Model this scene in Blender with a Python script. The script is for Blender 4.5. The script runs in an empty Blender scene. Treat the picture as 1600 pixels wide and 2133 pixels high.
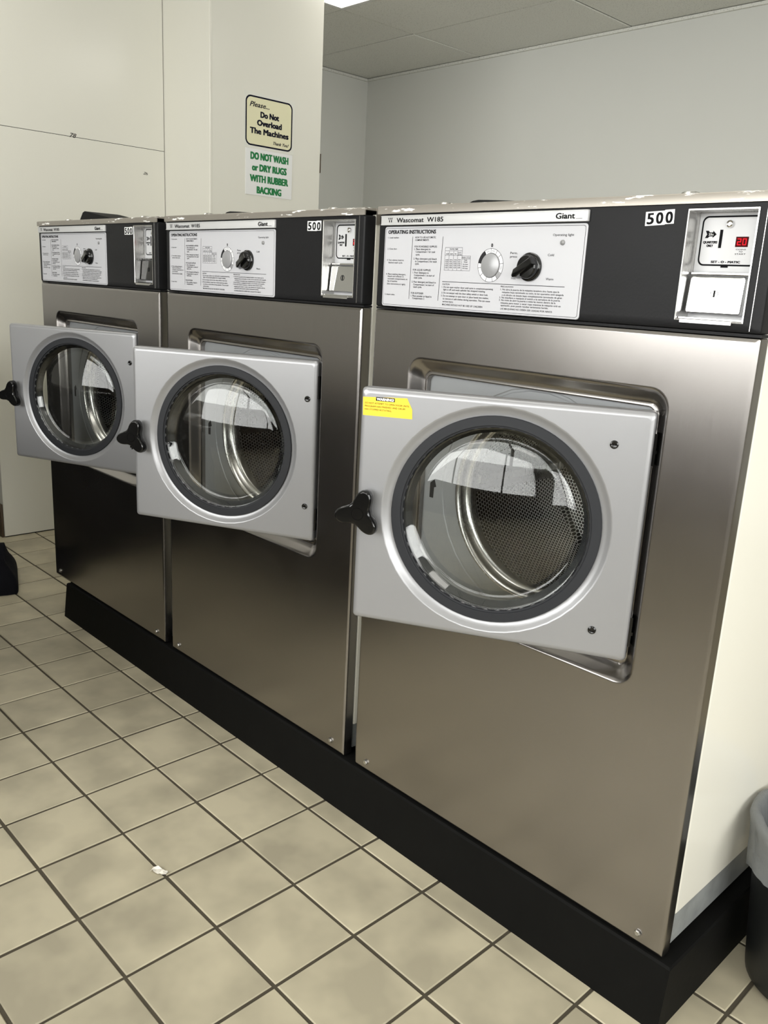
import bpy, bmesh, math, random
from mathutils import Vector, Matrix
R = math.radians
random.seed(7)
scene = bpy.context.scene
COL = scene.collection

# ------------------------------------------------------------------ camera
IMG_W, IMG_H = 1600, 2133
F_PX = 1768.12
YAW, PITCH, ROLL = 0.7964, -0.2585, 0.0519
CAM = Vector((2.2604, -1.3024, 1.2990))
_f = Vector((-math.sin(YAW) * math.cos(PITCH), math.cos(YAW) * math.cos(PITCH), math.sin(PITCH)))
_r0 = Vector((math.cos(YAW), math.sin(YAW), 0))
_u0 = _r0.cross(_f)
_r = math.cos(ROLL) * _r0 + math.sin(ROLL) * _u0
_u = -math.sin(ROLL) * _r0 + math.cos(ROLL) * _u0
cd = bpy.data.cameras.new('camera')
cam = bpy.data.objects.new('camera', cd)
COL.objects.link(cam)
cam.matrix_world = Matrix(((_r.x, _u.x, -_f.x, CAM.x), (_r.y, _u.y, -_f.y, CAM.y), (_r.z, _u.z, -_f.z, CAM.z), (0, 0, 0, 1)))
cd.sensor_fit = 'HORIZONTAL'
cd.sensor_width = 36.0
cd.lens = F_PX / IMG_W * 36.0
cd.clip_start = 0.02
cd.clip_end = 60
scene.camera = cam


def to_px(p):
    d = Vector(p) - CAM
    z = d.dot(_f)
    if z < 0.05:
        return None
    return (IMG_W / 2 + F_PX * d.dot(_r) / z, IMG_H / 2 - F_PX * d.dot(_u) / z)


# ------------------------------------------------------------------ light, exposure
WORLD_STRENGTH = 7.0
LAMP_STRENGTH = 3.2
world = bpy.data.worlds.new('sky')
scene.world = world
world.use_nodes = True
bg = world.node_tree.nodes['Background']
bg.inputs['Color'].default_value = (1.0, 0.985, 0.955, 1)
bg.inputs['Strength'].default_value = WORLD_STRENGTH
scene.view_settings.view_transform = 'Standard'
scene.view_settings.look = 'None'
scene.view_settings.exposure = 0.40
scene.view_settings.gamma = 1.0
scene.view_settings.use_curve_mapping = False
scene.cycles.use_denoising = True
scene.cycles.max_bounces = 6
scene.cycles.diffuse_bounces = 3
scene.cycles.glossy_bounces = 4
scene.cycles.use_adaptive_sampling = True
scene.cycles.adaptive_threshold = 0.03
scene.cycles.transparent_max_bounces = 12
scene.cycles.caustics_reflective = False
scene.cycles.caustics_refractive = False
scene.cycles.sample_clamp_indirect = 6.0

# room extents
XW, XE = -3.285, 5.0          # alcove left wall, storefront on the right
YF, YB = -3.5, 3.69           # wall behind the camera, back wall
ZC = 2.90
WIN_E = (-3.1, 0.7, 0.70, 2.65)      # window opening in right wall: y0,y1,z0,z1
WIN_F = (-1.0, 4.7, 1.06, 2.65)       # window opening in wall behind the camera: x0,x1,z0,z1


def portal(name, loc, rot, sx, sy):
    l = bpy.data.lights.new(name, 'AREA')
    l.shape = 'RECTANGLE'
    l.size, l.size_y = sx, sy
    l.cycles.is_portal = True
    o = bpy.data.objects.new(name, l)
    o.location = loc
    o.rotation_euler = rot
    COL.objects.link(o)


portal('window_daylight_east', (XE - 0.02, (WIN_E[0] + WIN_E[1]) / 2, (WIN_E[2] + WIN_E[3]) / 2), (0, R(90), 0), WIN_E[3] - WIN_E[2], WIN_E[1] - WIN_E[0])
portal('window_daylight_front', ((WIN_F[0] + WIN_F[1]) / 2, YF + 0.02, (WIN_F[2] + WIN_F[3]) / 2), (R(90), 0, 0), WIN_F[1] - WIN_F[0], WIN_F[3] - WIN_F[2])


# ------------------------------------------------------------------ materials
def nmat(name):
    m = bpy.data.materials.new(name)
    m.use_nodes = True
    nt = m.node_tree
    return m, nt, nt.nodes['Principled BSDF']


def N(nt, typ, **kw):
    n = nt.nodes.new(typ)
    for k, v in kw.items():
        if k in n.inputs:
            n.inputs[k].default_value = v
        else:
            setattr(n, k, v)
    return n


def plain(name, col, rough=0.5, metal=0.0, coat=0.0, spec=0.5, noise=None, bump=None, emit=None):
    """colour with optional slow colour mottling (scale, amount) and bump (scale, strength)"""
    m, nt, b = nmat(name)
    c = (col[0], col[1], col[2], 1)
    b.inputs['Base Color'].default_value = c
    b.inputs['Roughness'].default_value = rough
    b.inputs['Metallic'].default_value = metal
    b.inputs['Coat Weight'].default_value = coat
    b.inputs['Coat Roughness'].default_value = 0.08
    b.inputs['Specular IOR Level'].default_value = spec
    if noise or bump:
        tc = N(nt, 'ShaderNodeTexCoord')
    if noise:
        n = N(nt, 'ShaderNodeTexNoise', Scale=noise[0], Detail=4.0)
        nt.links.new(tc.outputs['Object'], n.inputs['Vector'])
        mx = N(nt, 'ShaderNodeMix', data_type='RGBA')
        k = 1 - noise[1]
        mx.inputs[6].default_value = c
        mx.inputs[7].default_value = (col[0] * k, col[1] * k, col[2] * k, 1)
        nt.links.new(n.outputs['Fac'], mx.inputs[0])
        nt.links.new(mx.outputs[2], b.inputs['Base Color'])
    if bump:
        n2 = N(nt, 'ShaderNodeTexNoise', Scale=bump[0], Detail=3.0)
        nt.links.new(tc.outputs['Object'], n2.inputs['Vector'])
        bp = N(nt, 'ShaderNodeBump', Strength=bump[1], Distance=0.002)
        nt.links.new(n2.outputs['Fac'], bp.inputs['Height'])
        nt.links.new(bp.outputs['Normal'], b.inputs['Normal'])
    if emit:
        b.inputs['Emission Color'].default_value = (emit[0], emit[1], emit[2], 1)
        b.inputs['Emission Strength'].default_value = emit[3]
    return m


def stainless(name, col, rough, streak=(60, 60, 2.0), amount=0.10, smear=0.10):
    m, nt, b = nmat(name)
    b.inputs['Metallic'].default_value = 1.0
    tc = N(nt, 'ShaderNodeTexCoord')
    mp = N(nt, 'ShaderNodeMapping')
    mp.inputs['Scale'].default_value = streak
    nt.links.new(tc.outputs['Object'], mp.inputs['Vector'])
    n = N(nt, 'ShaderNodeTexNoise', Scale=6.0, Detail=5.0)
    nt.links.new(mp.outputs['Vector'], n.inputs['Vector'])
    n2 = N(nt, 'ShaderNodeTexNoise', Scale=5.0, Detail=5.0, Distortion=0.6)
    nt.links.new(tc.outputs['Object'], n2.inputs['Vector'])
    # colour
    mx = N(nt, 'ShaderNodeMix', data_type='RGBA')
    mx.inputs[6].default_value = (col[0], col[1], col[2], 1)
    k = 1 - amount
    mx.inputs[7].default_value = (col[0] * k, col[1] * k, col[2] * k, 1)
    nt.links.new(n.outputs['Fac'], mx.inputs[0])
    nt.links.new(mx.outputs[2], b.inputs['Base Color'])
    # roughness: brush + finger smears
    a1 = N(nt, 'ShaderNodeMath', operation='MULTIPLY_ADD')
    a1.inputs[1].default_value = 0.05
    a1.inputs[2].default_value = rough - 0.025
    nt.links.new(n.outputs['Fac'], a1.inputs[0])
    a2 = N(nt, 'ShaderNodeMath', operation='MULTIPLY_ADD')
    a2.inputs[1].default_value = smear
    nt.links.new(n2.outputs['Fac'], a2.inputs[0])
    nt.links.new(a1.outputs[0], a2.inputs[2])
    nt.links.new(a2.outputs[0], b.inputs['Roughness'])
    return m


def tile_material():
    m, nt, b = nmat('glazed_beige_tile')
    geo = N(nt, 'ShaderNodeNewGeometry')
    oi = N(nt, 'ShaderNodeObjectInfo')
    n1 = N(nt, 'ShaderNodeTexNoise', Scale=6.5, Detail=3.0, Roughness=0.5)
    n2 = N(nt, 'ShaderNodeTexNoise', Scale=60.0, Detail=3.0)
    add = N(nt, 'ShaderNodeVectorMath', operation='ADD')
    sc = N(nt, 'ShaderNodeVectorMath', operation='SCALE')
    sc.inputs['Scale'].default_value = 13.0
    comb = N(nt, 'ShaderNodeCombineXYZ')
    nt.links.new(oi.outputs['Random'], comb.inputs[2])
    nt.links.new(comb.outputs[0], sc.inputs[0])
    nt.links.new(geo.outputs['Position'], add.inputs[0])
    nt.links.new(sc.outputs[0], add.inputs[1])
    nt.links.new(add.outputs[0], n1.inputs['Vector'])
    nt.links.new(geo.outputs['Position'], n2.inputs['Vector'])
    cr = N(nt, 'ShaderNodeValToRGB')
    cr.color_ramp.elements[0].position = 0.34
    cr.color_ramp.elements[0].color = (0.385, 0.345, 0.25, 1)
    cr.color_ramp.elements[1].position = 0.62
    cr.color_ramp.elements[1].color = (0.535, 0.48, 0.345, 1)
    nt.links.new(n1.outputs['Fac'], cr.inputs['Fac'])
    hs = N(nt, 'ShaderNodeHueSaturation')
    mr = N(nt, 'ShaderNodeMapRange')
    mr.inputs['To Min'].default_value = 0.92
    mr.inputs['To Max'].default_value = 1.06
    nt.links.new(oi.outputs['Random'], mr.inputs['Value'])
    nt.links.new(mr.outputs[0], hs.inputs['Value'])
    nt.links.new(cr.outputs['Color'], hs.inputs['Color'])
    nt.links.new(hs.outputs['Color'], b.inputs['Base Color'])
    b.inputs['Roughness'].default_value = 0.42
    b.inputs['Specular IOR Level'].default_value = 0.35
    bp = N(nt, 'ShaderNodeBump', Strength=0.08, Distance=0.001)
    nt.links.new(n2.outputs['Fac'], bp.inputs['Height'])
    nt.links.new(bp.outputs['Normal'], b.inputs['Normal'])
    return m


def ceiling_material():
    m, nt, b = nmat('ceiling_tile_fissured')
    geo = N(nt, 'ShaderNodeNewGeometry')
    v = N(nt, 'ShaderNodeTexNoise', Scale=140.0, Detail=2.0)
    nt.links.new(geo.outputs['Position'], v.inputs['Vector'])
    cr = N(nt, 'ShaderNodeValToRGB')
    cr.color_ramp.elements[0].position = 0.30
    cr.color_ramp.elements[0].color = (0.52, 0.52, 0.48, 1)
    cr.color_ramp.elements[1].position = 0.42
    cr.color_ramp.elements[1].color = (0.78, 0.78, 0.73, 1)
    nt.links.new(v.outputs['Fac'], cr.inputs['Fac'])
    nt.links.new(cr.outputs['Color'], b.inputs['Base Color'])
    b.inputs['Roughness'].default_value = 0.95
    return m


def worn_trim_material():
    """metal trim whose paint has flaked to white in ragged patches along its upper edge"""
    m, nt, b = nmat('worn_metal_trim')
    tc = N(nt, 'ShaderNodeTexCoord')
    mp = N(nt, 'ShaderNodeMapping')
    mp.inputs['Scale'].default_value = (9, 9, 60)
    nt.links.new(tc.outputs['Object'], mp.inputs['Vector'])
    n = N(nt, 'ShaderNodeTexNoise', Scale=1.6, Detail=6.0, Roughness=0.65)
    nt.links.new(mp.outputs['Vector'], n.inputs['Vector'])
    cr = N(nt, 'ShaderNodeValToRGB')
    cr.color_ramp.elements[0].position = 0.60
    cr.color_ramp.elements[1].position = 0.62
    nt.links.new(n.outputs['Fac'], cr.inputs['Fac'])
    mx = N(nt, 'ShaderNodeMix', data_type='RGBA')
    mx.inputs[6].default_value = (0.40, 0.37, 0.33, 1)
    mx.inputs[7].default_value = (0.90, 0.89, 0.86, 1)
    nt.links.new(cr.outputs['Color'], mx.inputs[0])
    nt.links.new(mx.outputs[2], b.inputs['Base Color'])
    inv = N(nt, 'ShaderNodeMath', operation='MULTIPLY_ADD')
    inv.inputs[1].default_value = -0.8
    inv.inputs[2].default_value = 0.85
    nt.links.new(cr.outputs['Color'], inv.inputs[0])
    nt.links.new(inv.outputs[0], b.inputs['Metallic'])
    b.inputs['Roughness'].default_value = 0.42
    return m


def perforated_material():
    """drum steel pierced by rows of small round holes (hexagonal packing)"""
    m, nt, b = nmat('perforated_drum_steel')
    b.inputs['Metallic'].default_value = 1.0
    b.inputs['Roughness'].default_value = 0.34
    uv = N(nt, 'ShaderNodeTexCoord')
    S = 0.0095
    sep = N(nt, 'ShaderNodeSeparateXYZ')
    nt.links.new(uv.outputs['UV'], sep.inputs[0])

    def mth(op, a, bb=None):
        n = N(nt, 'ShaderNodeMath', operation=op)
        for i, v in enumerate((a, bb)):
            if v is None:
                continue
            if isinstance(v, (int, float)):
                n.inputs[i].default_value = v
            else:
                nt.links.new(v, n.inputs[i])
        return n.outputs[0]

    def cell(ox, oy):
        fx = mth('SUBTRACT', mth('FRACT', mth('ADD', mth('DIVIDE', sep.outputs[0], S), ox)), 0.5)
        fy = mth('MULTIPLY', mth('SUBTRACT', mth('FRACT', mth('ADD', mth('DIVIDE', sep.outputs[1], S * 1.732), oy)), 0.5), 1.732)
        return mth('SQRT', mth('ADD', mth('MULTIPLY', fx, fx), mth('MULTIPLY', fy, fy)))
    d = mth('MINIMUM', cell(0, 0), cell(0.5, 0.5))
    cr = N(nt, 'ShaderNodeValToRGB')
    cr.color_ramp.elements[0].position = 0.39
    cr.color_ramp.elements[0].color = (0.035, 0.033, 0.032, 1)
    cr.color_ramp.elements[1].position = 0.43
    cr.color_ramp.elements[1].color = (0.88, 0.87, 0.85, 1)
    nt.links.new(d, cr.inputs['Fac'])
    nt.links.new(cr.outputs['Color'], b.inputs['Base Color'])
    bp = N(nt, 'ShaderNodeBump', Strength=0.6, Distance=0.002)
    nt.links.new(d, bp.inputs['Height'])
    nt.links.new(bp.outputs['Normal'], b.inputs['Normal'])
    return m


def glass_material(name, tint, f0=0.06, rough=0.0):
    """thin clear pane: lets light straight through, mirrors more at grazing angles"""
    m, nt, b = nmat(name)
    nt.nodes.remove(b)
    out = nt.nodes['Material Output']
    tr = N(nt, 'ShaderNodeBsdfTransparent')
    tr.inputs['Color'].default_value = (tint[0], tint[1], tint[2], 1)
    gl = N(nt, 'ShaderNodeBsdfGlossy')
    gl.inputs['Roughness'].default_value = rough
    fr = N(nt, 'ShaderNodeFresnel')
    fr.inputs['IOR'].default_value = 1.0 + 2 * math.sqrt(f0) / (1 - math.sqrt(f0))
    mx = N(nt, 'ShaderNodeMixShader')
    nt.links.new(fr.outputs[0], mx.inputs[0])
    nt.links.new(tr.outputs[0], mx.inputs[1])
    nt.links.new(gl.outputs[0], mx.inputs[2])
    nt.links.new(mx.outputs[0], out.inputs['Surface'])
    return m


M = {}
M['stainless'] = stainless('brushed_stainless', (0.365, 0.345, 0.33), 0.20, amount=0.05, smear=0.09)
M['steel'] = stainless('steel', (0.62, 0.61, 0.59), 0.22, amount=0.05)
M['chrome'] = plain('chrome', (0.80, 0.80, 0.80), 0.06, 1.0)
M['galvanised'] = plain('galvanised_steel', (0.42, 0.44, 0.44), 0.45, 0.3, noise=(28, 0.55))
M['trim'] = worn_trim_material()
M['cream'] = plain('cream_enamel', (0.80, 0.78, 0.70), 0.22, coat=0.3)
M['silver'] = plain('silver_paint', (0.335, 0.335, 0.345), 0.34, 0.45, noise=(9, 0.06), bump=(500, 0.03))
M['black'] = plain('black_panel', (0.012, 0.012, 0.013), 0.42, spec=0.16, noise=(14, 0.25), bump=(220, 0.10))
M['gloss_black'] = plain('gloss_black_plastic', (0.005, 0.005, 0.005), 0.12)
M['matt_black'] = plain('matt_black_plastic', (0.006, 0.006, 0.006), 0.7, spec=0.2)
M['rubber'] = plain('black_rubber', (0.020, 0.021, 0.024), 0.55, spec=0.25, bump=(90, 0.08))
M['base'] = plain('black_paint_base', (0.005, 0.005, 0.0046), 0.65, spec=0.12, noise=(20, 0.4), bump=(60, 0.15))
M['void'] = plain('dark_gap', (0.01, 0.01, 0.01), 0.8)
M['plate'] = plain('silver_white_plate', (0.52, 0.52, 0.545), 0.45, 0.0, spec=0.3)
M['titlebar'] = plain('title_bar_aluminium', (0.60, 0.60, 0.60), 0.40, 0.2)
M['ink'] = plain('black_ink', (0.010, 0.010, 0.011), 0.8, spec=0.05)
M['grey_ink'] = plain('grey_ink', (0.028, 0.028, 0.030), 0.8, spec=0.05)
M['dial'] = plain('grey_dial', (0.33, 0.33, 0.34), 0.3, 0.2)
M['lightgrey'] = plain('white_ring', (0.78, 0.78, 0.80), 0.35)
M['sticker'] = plain('white_sticker', (0.85, 0.85, 0.84), 0.4)
M['yellow'] = plain('yellow_sticker', (0.85, 0.58, 0.03), 0.45)
M['coin_plate'] = plain('coin_plate_white', (0.66, 0.66, 0.67), 0.4, 0.0, spec=0.3)
M['display'] = plain('display_window', (0.06, 0.003, 0.004), 0.5, spec=0.05)
M['led'] = plain('red_led', (0.4, 0.005, 0.008), 0.6, spec=0.05, emit=(1.0, 0.02, 0.03, 0.8))
M['led_off'] = plain('operating_lamp_lens', (0.22, 0.22, 0.22), 0.3)
M['drum'] = perforated_material()
M['inner'] = plain('grey_door_frame_paint', (0.33, 0.34, 0.35), 0.4, 0.3, noise=(8, 0.15))
M['glass'] = glass_material('door_glass', (0.95, 0.96, 0.95), 0.055)
M['pane'] = glass_material('window_pane', (0.97, 0.98, 0.98), 0.04)
M['tile'] = tile_material()
M['grout'] = plain('dark_grout', (0.085, 0.070, 0.045), 0.9, noise=(25, 0.5))
M['wall'] = plain('white_wall_paint', (0.74, 0.735, 0.69), 0.55, noise=(1.5, 0.05))
M['alcove'] = plain('pale_grey_wall_paint', (0.75, 0.755, 0.72), 0.6, noise=(1.2, 0.06))
M['laminate'] = plain('white_laminate_panel', (0.76, 0.745, 0.67), 0.20, noise=(1.0, 0.05))
M['ceil'] = ceiling_material()
M['ceilgrid'] = plain('ceiling_grid', (0.05, 0.05, 0.045), 0.8)
M['brown'] = plain('brown_wood', (0.085, 0.055, 0.03), 0.5, noise=(12, 0.4))
M['frame'] = plain('window_frame_aluminium', (0.35, 0.35, 0.35), 0.4, 0.6)
M['diffuser'] = plain('lamp_diffuser', (0.9, 0.9, 0.9), 0.5, emit=(1.0, 0.97, 0.90, LAMP_STRENGTH))
M['lampframe'] = plain('lamp_frame_white', (0.75, 0.75, 0.73), 0.5)
M['sign_cream'] = plain('sign_pale_yellow', (0.76, 0.73, 0.50), 0.3)
M['sign_sheet'] = plain('laminated_sheet', (0.74, 0.735, 0.67), 0.2)
M['sign_white'] = plain('sign_white', (0.80, 0.80, 0.79), 0.35)
M['green'] = plain('green_ink', (0.030, 0.20, 0.07), 0.7, spec=0.15)
M['navy'] = plain('navy_black_ink', (0.008, 0.008, 0.018), 0.7, spec=0.1)
M['bin'] = plain('black_bin_plastic', (0.010, 0.011, 0.011), 0.42, bump=(120, 0.06))
M['liner'] = None
M['bag'] = plain('black_cloth', (0.005, 0.005, 0.007), 0.8, spec=0.1, bump=(60, 0.5))
M['countertop'] = plain('counter_laminate', (0.07, 0.055, 0.04), 0.4)
M['dark_wood'] = plain('dark_wood', (0.022, 0.016, 0.010), 0.5, noise=(10, 0.3))
M['paper'] = plain('crumpled_paper', (0.78, 0.74, 0.66), 0.7)
M['pencil'] = plain('pencil_mark', (0.05, 0.045, 0.04), 0.7)


def liner_material():
    m, nt, b = nmat('translucent_bin_liner')
    tc = N(nt, 'ShaderNodeTexCoord')
    n = N(nt, 'ShaderNodeTexNoise', Scale=30.0, Detail=4.0, Distortion=0.8)
    nt.links.new(tc.outputs['Object'], n.inputs['Vector'])
    bp = N(nt, 'ShaderNodeBump', Strength=0.7, Distance=0.006)
    nt.links.new(n.outputs['Fac'], bp.inputs['Height'])
    nt.links.new(bp.outputs['Normal'], b.inputs['Normal'])
    b.inputs['Base Color'].default_value = (0.24, 0.25, 0.255, 1)
    b.inputs['Roughness'].default_value = 0.30
    b.inputs['Alpha'].default_value = 0.66
    return m


M['liner'] = liner_material()


# ------------------------------------------------------------------ mesh helpers
_glyph_cache = {}


def glyph_mesh(text, bold, shear):
    """flat text outline from the built-in font -> (verts2d, faces, width, cap height)"""
    key = (text, bold, shear)
    if key in _glyph_cache:
        return _glyph_cache[key]
    cu = bpy.data.curves.new('t', 'FONT')
    cu.body = text
    cu.size = 1.0
    cu.resolution_u = 2 if len(text) > 4 else 4
    cu.offset = bold
    cu.shear = shear
    cu.fill_mode = 'BOTH'
    ob = bpy.data.objects.new('t', cu)
    COL.objects.link(ob)
    dg = bpy.context.evaluated_depsgraph_get()
    me = bpy.data.meshes.new_from_object(ob.evaluated_get(dg))
    vs = [(v.co.x, v.co.y) for v in me.vertices]
    fs = [tuple(p.vertices) for p in me.polygons]
    bpy.data.objects.remove(ob)
    bpy.data.curves.remove(cu)
    bpy.data.meshes.remove(me)
    x0 = min(v[0] for v in vs)
    x1 = max(v[0] for v in vs)
    vs = [(x - x0, y) for x, y in vs]
    _glyph_cache[key] = (vs, fs, x1 - x0)
    return _glyph_cache[key]


CAPH = 0.729   # cap height of the built-in font at size 1


class MB:
    def __init__(self):
        self.v, self.f, self.m, self.uv = [], [], [], {}

    def add(self, verts, faces, mat=0):
        o = len(self.v)
        self.v += [tuple(p) for p in verts]
        for f in faces:
            self.f.append(tuple(i + o for i in f))
            self.m.append(mat)

    def box(self, x0, x1, y0, y1, z0, z1, mat=0, bev=0.0):
        bm = bmesh.new()
        bmesh.ops.create_cube(bm, size=1.0)
        for v in bm.verts:
            v.co = Vector(((x0 + x1) / 2 + v.co.x * (x1 - x0), (y0 + y1) / 2 + v.co.y * (y1 - y0), (z0 + z1) / 2 + v.co.z * (z1 - z0)))
        if bev > 0:
            bmesh.ops.bevel(bm, geom=list(bm.edges), offset=bev, segments=2, affect='EDGES', profile=0.5)
        self.bm(bm, mat)

    def bm(self, bm, mat=0):
        bm.verts.index_update()
        self.add([v.co for v in bm.verts], [[v.index for v in f.verts] for f in bm.faces], mat)
        bm.free()

    def loops(self, ls, mat=0, cap0=False, cap1=False, flip=False):
        """bridge closed loops of equal length"""
        n = len(ls[0])
        o = len(self.v)
        for l in ls:
            self.v += [tuple(p) for p in l]
        for k in range(len(ls) - 1):
            for i in range(n):
                j = (i + 1) % n
                f = (o + k * n + i, o + k * n + j, o + (k + 1) * n + j, o + (k + 1) * n + i)
                self.f.append(f[::-1] if flip else f)
                self.m.append(mat)
        if cap0:
            f = tuple(o + i for i in range(n))
            self.f.append(f if flip else f[::-1])
            self.m.append(mat)
        if cap1:
            f = tuple(o + (len(ls) - 1) * n + i for i in range(n))
            self.f.append(f[::-1] if flip else f)
            self.m.append(mat)

    def lathe_y(self, cx, cz, prof, seg=64, mat=0, cap_end=False, uv=False):
        """revolve (radius, y) around the y axis through (cx, cz)"""
        ls = [[(cx + r * math.cos(2 * math.pi * i / seg), y, cz + r * math.sin(2 * math.pi * i / seg)) for i in range(seg)] for r, y in prof]
        self.loops(ls, mat, cap1=cap_end)

    def lathe_z(self, cx, cy, prof, seg=48, mat=0, cap0=False, cap1=False):
        ls = [[(cx + r * math.cos(2 * math.pi * i / seg), cy + r * math.sin(2 * math.pi * i / seg), z) for i in range(seg)] for r, z in prof]
        self.loops(ls, mat, cap0=cap0, cap1=cap1)

    def text(self, s, x, z, w, h, y, mat=0, bold=0.0, shear=0.0, axis='y', rot=0.0, fat=0.0):
        if fat > 0:
            for i, (fx, fz) in enumerate(((0, 0), (fat, 0), (-fat, 0), (fat, fat * .6), (-fat, -fat * .6), (fat, -fat * .6), (-fat, fat * .6))):
                dy = i * 2e-5
                self.text(s, x + fx + fat, z + fz, w - 2 * fat, h, y - dy if axis == 'y' else y + dy, mat, bold, shear, axis, rot)
            return
        self._text(s, x, z, w, h, y, mat, bold, shear, axis, rot)

    def _text(self, s, x, z, w, h, y, mat=0, bold=0.0, shear=0.0, axis='y', rot=0.0):
        """text whose baseline starts at (x,z), fitted to width w and cap height h; faces -y, or +x with axis 'x'"""
        vs, fs, tw = glyph_mesh(s, bold, shear)
        sx, sz = w / tw, h / CAPH
        c, sn = math.cos(rot), math.sin(rot)
        out = []
        for a, b in vs:
            a, b = a * sx, b * sz
            a, b = a * c - b * sn, a * sn + b * c
            out.append((x + a, y, z + b) if axis == 'y' else (y, x + a, z + b))
        self.add(out, fs, mat)

    def build(self, name, mats, parent=None, smooth=True, angle=32, wn=False, loc=None, uvf=None):
        me = bpy.data.meshes.new(name)
        me.from_pydata(self.v, [], self.f)
        for mm in (mats if isinstance(mats, (list, tuple)) else [mats]):
            me.materials.append(M[mm])
        me.polygons.foreach_set('material_index', self.m)
        if uvf:
            lay = me.uv_layers.new(name='UVMap')
            for lp in me.loops:
                lay.data[lp.index].uv = uvf(me.vertices[lp.vertex_index].co)
        me.validate()
        me.update()
        o = bpy.data.objects.new(name, me)
        COL.objects.link(o)
        if smooth:
            me.polygons.foreach_set('use_smooth', [True] * len(me.polygons))
            me.set_sharp_from_angle(angle=R(angle))
        if wn:
            md = o.modifiers.new('weighted', 'WEIGHTED_NORMAL')
            md.keep_sharp = True
        if parent is not None:
            o.parent = parent
        if loc:
            o.location = loc
        return o


def rr(x0, x1, z0, z1, r, y, n=6):
    """rounded rectangle loop in an xz plane, counter-clockwise seen from -y"""
    pts = []
    for cx, cz, a0 in ((x1 - r, z0 + r, -90), (x1 - r, z1 - r, 0), (x0 + r, z1 - r, 90), (x0 + r, z0 + r, 180)):
        for i in range(n + 1):
            a = R(a0 + 90 * i / n)
            pts.append((cx + r * math.cos(a), y, cz + r * math.sin(a)))
    return pts


def circ_like(cx, cz, rad, y, n=6):
    """circle with the point layout of rr()"""
    pts = []
    for a0 in (-90, 0, 90, 180):
        for i in range(n + 1):
            a = R(a0 + 90 * i / (n + 1) + 45.0 / (n + 1))
            pts.append((cx + rad * math.cos(a), y, cz + rad * math.sin(a)))
    return pts


def tag(o, label=None, cat=None, group=None, kind=None):
    if label:
        o['label'] = label
    if cat:
        o['category'] = cat
    if group:
        o['group'] = group
    if kind:
        o['kind'] = kind
    return o


def empty(name, loc, rz=0.0, parent=None):
    o = bpy.data.objects.new(name, None)
    COL.objects.link(o)
    o.location = loc
    o.rotation_euler = (0, 0, rz)
    o.empty_display_size = 0.1
    if parent:
        o.parent = parent
    return o


def copy_tree(o, parent=None):
    c = o.copy()
    COL.objects.link(c)
    if parent is not None:
        c.parent = parent
    for ch in list(o.children):
        copy_tree(ch, c)
    return c


def simple(name, mat, boxes, parent=None, bev=0.0, **kw):
    b = MB()
    for bx in boxes:
        b.box(*bx, bev=bev)
    o = b.build(name, mat, parent)
    return tag(o, **kw)


# ------------------------------------------------------------------ the room
T = 0.203
TX0, TY0 = -0.8363, -0.079
G = 0.0035                                   # half a grout joint
floor = simple('floor', 'grout', [(XW - 0.1, XE + 0.1, YF - 0.1, YB + 0.1, -0.12, -0.0022)], kind='structure', label='dark grout bed of the beige tiled floor')


def tile_geo(b, w, d):
    e = 0.002
    lo = -0.006
    ls = [[(-w, -d, lo), (w, -d, lo), (w, d, lo), (-w, d, lo)],
          [(-w, -d, -e), (w, -d, -e), (w, d, -e), (-w, d, -e)],
          [(-w + e, -d + e, 0), (w - e, -d + e, 0), (w - e, d - e, 0), (-w + e, d - e, 0)]]
    b.loops(ls, 0, cap1=True)


tb = MB()
tile_geo(tb, T / 2 - G, T / 2 - G)
first_tile = None
rest = MB()
ix0 = int((XW - TX0) / T) - 1
for ix in range(ix0, int((XE - TX0) / T) + 1):
    for iy in range(int((YF - TY0) / T) - 1, int((YB - TY0) / T) + 1):
        cx, cy = TX0 + (ix + 0.5) * T, TY0 + (iy + 0.5) * T
        if cx < XW or cx > XE or cy < YF or cy > YB:
            continue
        p = [to_px((cx + a * T / 2, cy + c * T / 2, 0)) for a in (-1, 0, 1) for c in (-1, 0, 1)]
        seen = any(q and -20 < q[0] < 1620 and 900 < q[1] < 2160 for q in p)
        hidden = (-0.70 < cx < 1.60 and cy > 0.05) or cy > 1.1
        if seen and not hidden:
            if first_tile is None:
                first_tile = tb.build('tile', 'tile', floor, smooth=False)
                t = first_tile
            else:
                t = first_tile.copy()
                COL.objects.link(t)
            t.location = (cx + random.uniform(-.0006, .0006), cy + random.uniform(-.0006, .0006), random.uniform(-0.0004, 0.0004))
            t.rotation_euler = (random.uniform(-.002, .002), random.uniform(-.002, .002), random.uniform(-.004, .004))
        else:
            k = MB()
            tile_geo(k, T / 2 - G, T / 2 - G)
            rest.add([(x + cx, y + cy, z) for x, y, z in k.v], k.f)
tag(rest.build('tile_field', 'tile', floor, smooth=False), label='beige floor tiles beyond the ones in view', kind='stuff')

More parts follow.
